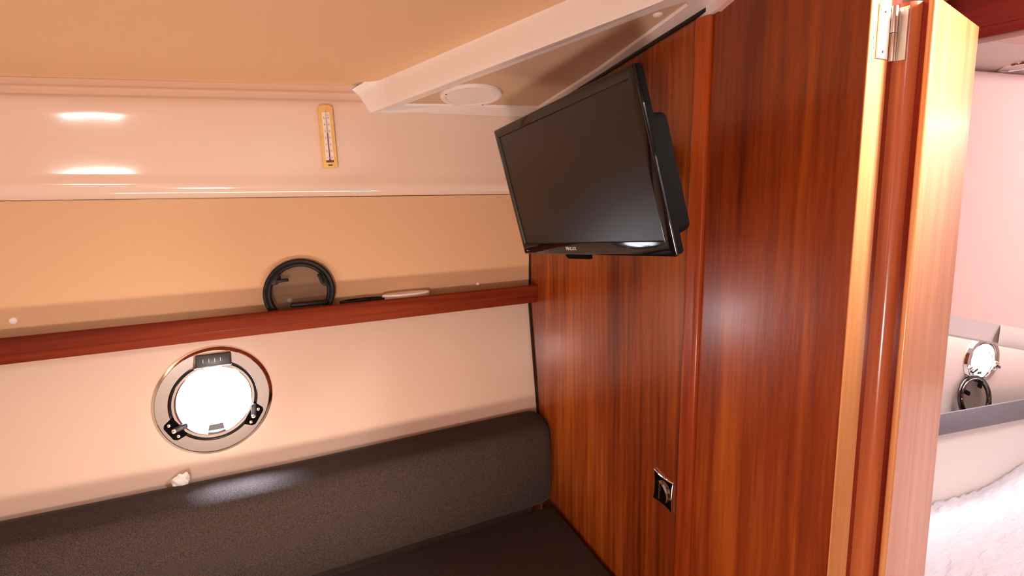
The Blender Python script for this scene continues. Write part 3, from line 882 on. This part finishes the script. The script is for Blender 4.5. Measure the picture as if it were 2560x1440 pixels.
ia = [bm.verts.new((p.x * 0.93, p.y * 0.93, 0.0058)) for p in pl]; ib = [bm.verts.new((p.x * 0.4, p.y * 0.4, 0.0035)) for p in pl]; ic = bm.verts.new((0, 0, 0.003))
for k in range(n):
    bm.faces.new((ia[k], ia[(k + 1) % n], ib[(k + 1) % n], ib[k])); bm.faces.new((ib[k], ib[(k + 1) % n], ic))
link('face_plate', bm, M['smoke_chrome'], lat, angle=60)
# D-shaped pull: crescent bar plus thin straight edge
bm = B()
cr = []
for k in range(17):
    t = math.radians(115 - 150 * k / 16)
    cr.append((t, 0.0022 + 0.0050 * math.sin(PI * min(1, k / 13.0))))
secs = []
for t, wdt in cr:
    cx, cy = -0.003, -0.006
    ro = 0.031; ri = ro - 2 * wdt
    p = Vector((math.cos(t) * 0.82, math.sin(t)))
    secs.append([Vector((cx + p.x * ri, cy + p.y * ri, 0.004)), Vector((cx + p.x * ri, cy + p.y * ri, 0.008)), Vector((cx + p.x * (ri + ro) / 2, cy + p.y * (ri + ro) / 2, 0.0115)),
                 Vector((cx + p.x * ro, cy + p.y * ro, 0.0085)), Vector((cx + p.x * ro, cy + p.y * ro, 0.004))])
loft(bm, secs, True); link('pull', bm, M['chrome'], lat, angle=50)
bm = B(); box(bm, -0.0150, -0.0132, -0.030, 0.019, 0.0045, 0.0068, 0.0004, 1); link('pull_edge', bm, M['chrome'], lat)

# --- sofa : backrest cushion, seat cushion, base
def soften(o, lv=2):
    md = o.modifiers.new('sub', 'SUBSURF'); md.levels = lv; md.render_levels = lv
bm = B()
prof = [(1.655, -1.222), (1.560, -1.222), (1.538, -1.215), (1.530, -1.195), (1.530, -1.10), (1.533, -1.00), (1.538, -0.955), (1.546, -0.929), (1.562, -0.912), (1.590, -0.904), (1.640, -0.900), (1.664, -0.904), (1.674, -0.920), (1.664, -0.97)]
secs = []
def bprof(x, ins):
    c = Vector((1.605, -1.06))
    out = []
    for y, z in prof:
        v = Vector((y, z)); d = (c - v)
        dd = 0.014 * max(0, (-0.05 - x)) / 0.6 if z > -0.95 else 0
        vv = v + Vector((ins * (1 if d.x > 0 else -1) * min(1, abs(d.x) / 0.04), ins * (1 if d.y > 0 else -1) * min(1, abs(d.y) / 0.05)))
        out.append((x, vv.x, vv.y + dd))
    return out
for x, ins in ((-1.6, 0.03), (-1.59, 0.012), (-1.57, 0.003), (-1.54, 0), (-1.2, 0), (-0.6, 0), (0, 0), (0.5, 0), (0.80, 0), (0.855, 0.001), (0.876, 0.006), (0.888, 0.016), (0.893, 0.034)):
    secs.append(bprof(x, ins))
rows = [[bm.verts.new(p) for p in s] for s in secs]
for a, b in zip(rows, rows[1:]):
    for i in range(len(a)): bm.faces.new((a[i], a[(i + 1) % len(a)], b[(i + 1) % len(a)], b[i]))
bm.faces.new(rows[0]); bm.faces.new(rows[-1])
o = link('backrest_cushion', bm, M['charcoal'], None, (-0.35, 1.6, -1.222), angle=80); props(o, 'long charcoal upholstered backrest along the hull under the porthole', 'cushion')

bm = B(); box(bm, -1.6, 0.888, 0.93, 1.528, -1.335, -1.2205, 0.018, 4)
o = link('seat_cushion', bm, M['charcoal'], None, (-0.35, 1.2, -1.335)); props(o, 'dark charcoal seat cushion below the long backrest, meeting the bulkhead', 'cushion')
bm = B(); box(bm, -1.6, 0.895, 0.97, 1.66, -1.67, -1.336)
o = link('seat_locker', bm, M['wood2'], None, (-0.35, 1.2, -1.67), smooth=False); props(o, 'boxed wooden locker under the charcoal seat cushion', 'locker')

# --- crumpled tissue behind the backrest
bm = B()
bmesh.ops.create_icosphere(bm, subdivisions=4, radius=0.024)
for v in bm.verts:
    n_ = noise.noise(v.co * 70) * 0.010 + noise.noise(v.co * 150 + Vector((3, 1, 0))) * 0.005
    v.co = v.co + v.co.normalized() * n_
    v.co.x *= 0.95; v.co.y *= 0.45; v.co.z *= 0.85
xf(bm, Matrix.Translation((-0.300, 1.665, -0.884)))
o = link('tissue', bm, M['tissue'], None, (-0.300, 1.665, -0.902), angle=180); props(o, 'small crumpled white tissue on top of the backrest below the porthole', 'tissue')

# ================================================================== forward cabin things
fs = props(empty('berth_shelf', (2.7, 1.0, -1.1)), 'grey covered shelf front beside the forward berth, seen through the doorway', 'shelf')
bm = B(); prism(bm, [fw(-1.3, 0.052, -1.043), fw(-1.3, 0.060, -1.043), fw(-1.3, 0.060, -0.950), fw(-1.3, 0.052, -0.950)], D * 2.7, 0.003, 2); link('shelf_front', bm, M['grey_fab'], fs)
bm = B(); prism(bm, [fw(-1.3, 0.0, -1.030), fw(-1.3, 0.053, -1.030), fw(-1.3, 0.053, -1.038), fw(-1.3, 0.0, -1.038)], D * 2.7)
o = link('shelf_board', bm, M['grey_fab'], fs)
s3_l = math.radians(10)
ey3 = (NW * math.sin(s3_l) + Vector((0, 0, 1)) * math.cos(s3_l)).normalized()
s3 = screen('insect_screen', Vector((2.655, 1.0030, -0.928)), D, ey3, 0.098, 'grey round screen leaning behind the grey shelf front below the forward porthole', None, M['smoke_chrome'], net=False)
bm = B(); lathe(bm, [(0, 0.002), (0.078, 0.002)], 48); link('netting', bm, M['net'], s3, smooth=False)
for a in (150, 62):
    R = Matrix.Rotation(math.radians(a), 4, 'Z')
    bm = B(); box(bm, 0.048, 0.080, -0.009, 0.009, 0.006, 0.016, 0.003, 2); xf(bm, R); link('clip', bm, M['black'], s3)

# downlight
n_d = Vector((0.0, -0.10, -1)).normalized(); ex_d = D.copy(); ex_d = (ex_d - n_d * ex_d.dot(n_d)).normalized(); ey_d = n_d.cross(ex_d)
dl = props(framed('downlight', f2(0.105, 0.3525, 0.030), ex_d, ey_d, n_d), 'round chrome rimmed ceiling light in the forward cabin at top right', 'lamp')
bm = B(); lathe(bm, [(0.050, -0.004), (0.050, 0.001), (0.047, 0.006), (0.042, 0.007), (0.039, 0.004), (0.038, -0.004)], 64, closed=True); link('rim', bm, M['chrome'], dl)
bm = B(); lathe(bm, [(0, 0.003), (0.039, 0.003), (0.039, -0.002), (0, -0.002)], 48); link('lens', bm, M['lamp_glass'], dl)

# berth: base, mattress, rumpled blanket, pillow
bm = B(); prism(bm, [(1.25, 1.20, -1.67), (3.72, 0.83, -1.67), (3.72, -0.4, -1.67), (1.25, 0.30, -1.67)], (0, 0, 0.15))
o = link('berth_locker', bm, M['fwd_hull'], None, (2.4, 0.6, -1.67), smooth=False); props(o, 'pale boxed base under the forward berth', 'berth')
bm = B()
x0, x1, y0, y1 = 1.28, 3.7, -0.35, 1.15
NX, NY = 220, 150
grid = []
for i in range(NX + 1):
    row = []
    for j in range(NY + 1):
        x = x0 + (x1 - x0) * i / NX
        ymax = 1.05 - 0.162 * (x - 2.5) - 0.004
        y = y0 + (ymax - y0) * j / NY
        p = Vector((x * 1.0, y * 1.0, 0))
        r1 = noise.noise(Vector((x * 3.0, y * 3.0, 1.3))) * 0.018
        q = Vector((x * 9 + y * 5, (y - 0.3 * x) * 34, 2.0))
        r2_ = (0.5 - abs(noise.noise(q))) * 0.022
        r3 = noise.noise(Vector((x * 60, y * 40, 5))) * 0.002
        hill = 0.13 / (1 + math.exp(-(x - 3.0) * 14)) * (0.6 + 0.4 * math.sin(max(0, min(1, (y - 0.3) / 0.7)) * PI))
        z = -1.40 + r1 + r2_ + r3 + hill + 0.045 * (x - 2.5)
        row.append(bm.verts.new((x, y, z)))
    grid.append(row)
for i in range(NX):
    for j in range(NY):
        bm.faces.new((grid[i][j], grid[i + 1][j], grid[i + 1][j + 1], grid[i][j + 1]))
# skirt
bor = [grid[i][0] for i in range(NX + 1)] + [grid[NX][j] for j in range(1, NY + 1)] + [grid[i][NY] for i in range(NX - 1, -1, -1)] + [grid[0][j] for j in range(NY - 1, 0, -1)]
low = [bm.verts.new((v.co.x, v.co.y, -1.515)) for v in bor]
for k in range(len(bor)):
    k2 = (k + 1) % len(bor)
    bm.faces.new((bor[k], low[k], low[k2], bor[k2]))
M['blanket'] = mat('white_rumpled_blanket', (0.78, 0.75, 0.80), 0.9, 0, 0, 0.2, 0.2)
nz = noise_node(M['blanket'], 22, (1, 3.0, 1), 3, 0.6, 0.6)
bump(M['blanket'], nz.outputs['Fac'], 0.8, 0.012)
o = link('blanket', bm, M['blanket'], None, (2.4, 0.5, -1.515), angle=180); props(o, 'white rumpled blanket spread over the forward berth at lower right', 'bedding')

# ------------------------------------------------------------------ lift everything from eye-level to floor-level coordinates
for o in list(COL.objects):
    if '_frame' in o: del o['_frame']
    if o.parent is None and o.type not in ('CAMERA', 'LIGHT'):
        o.location.z += ZO
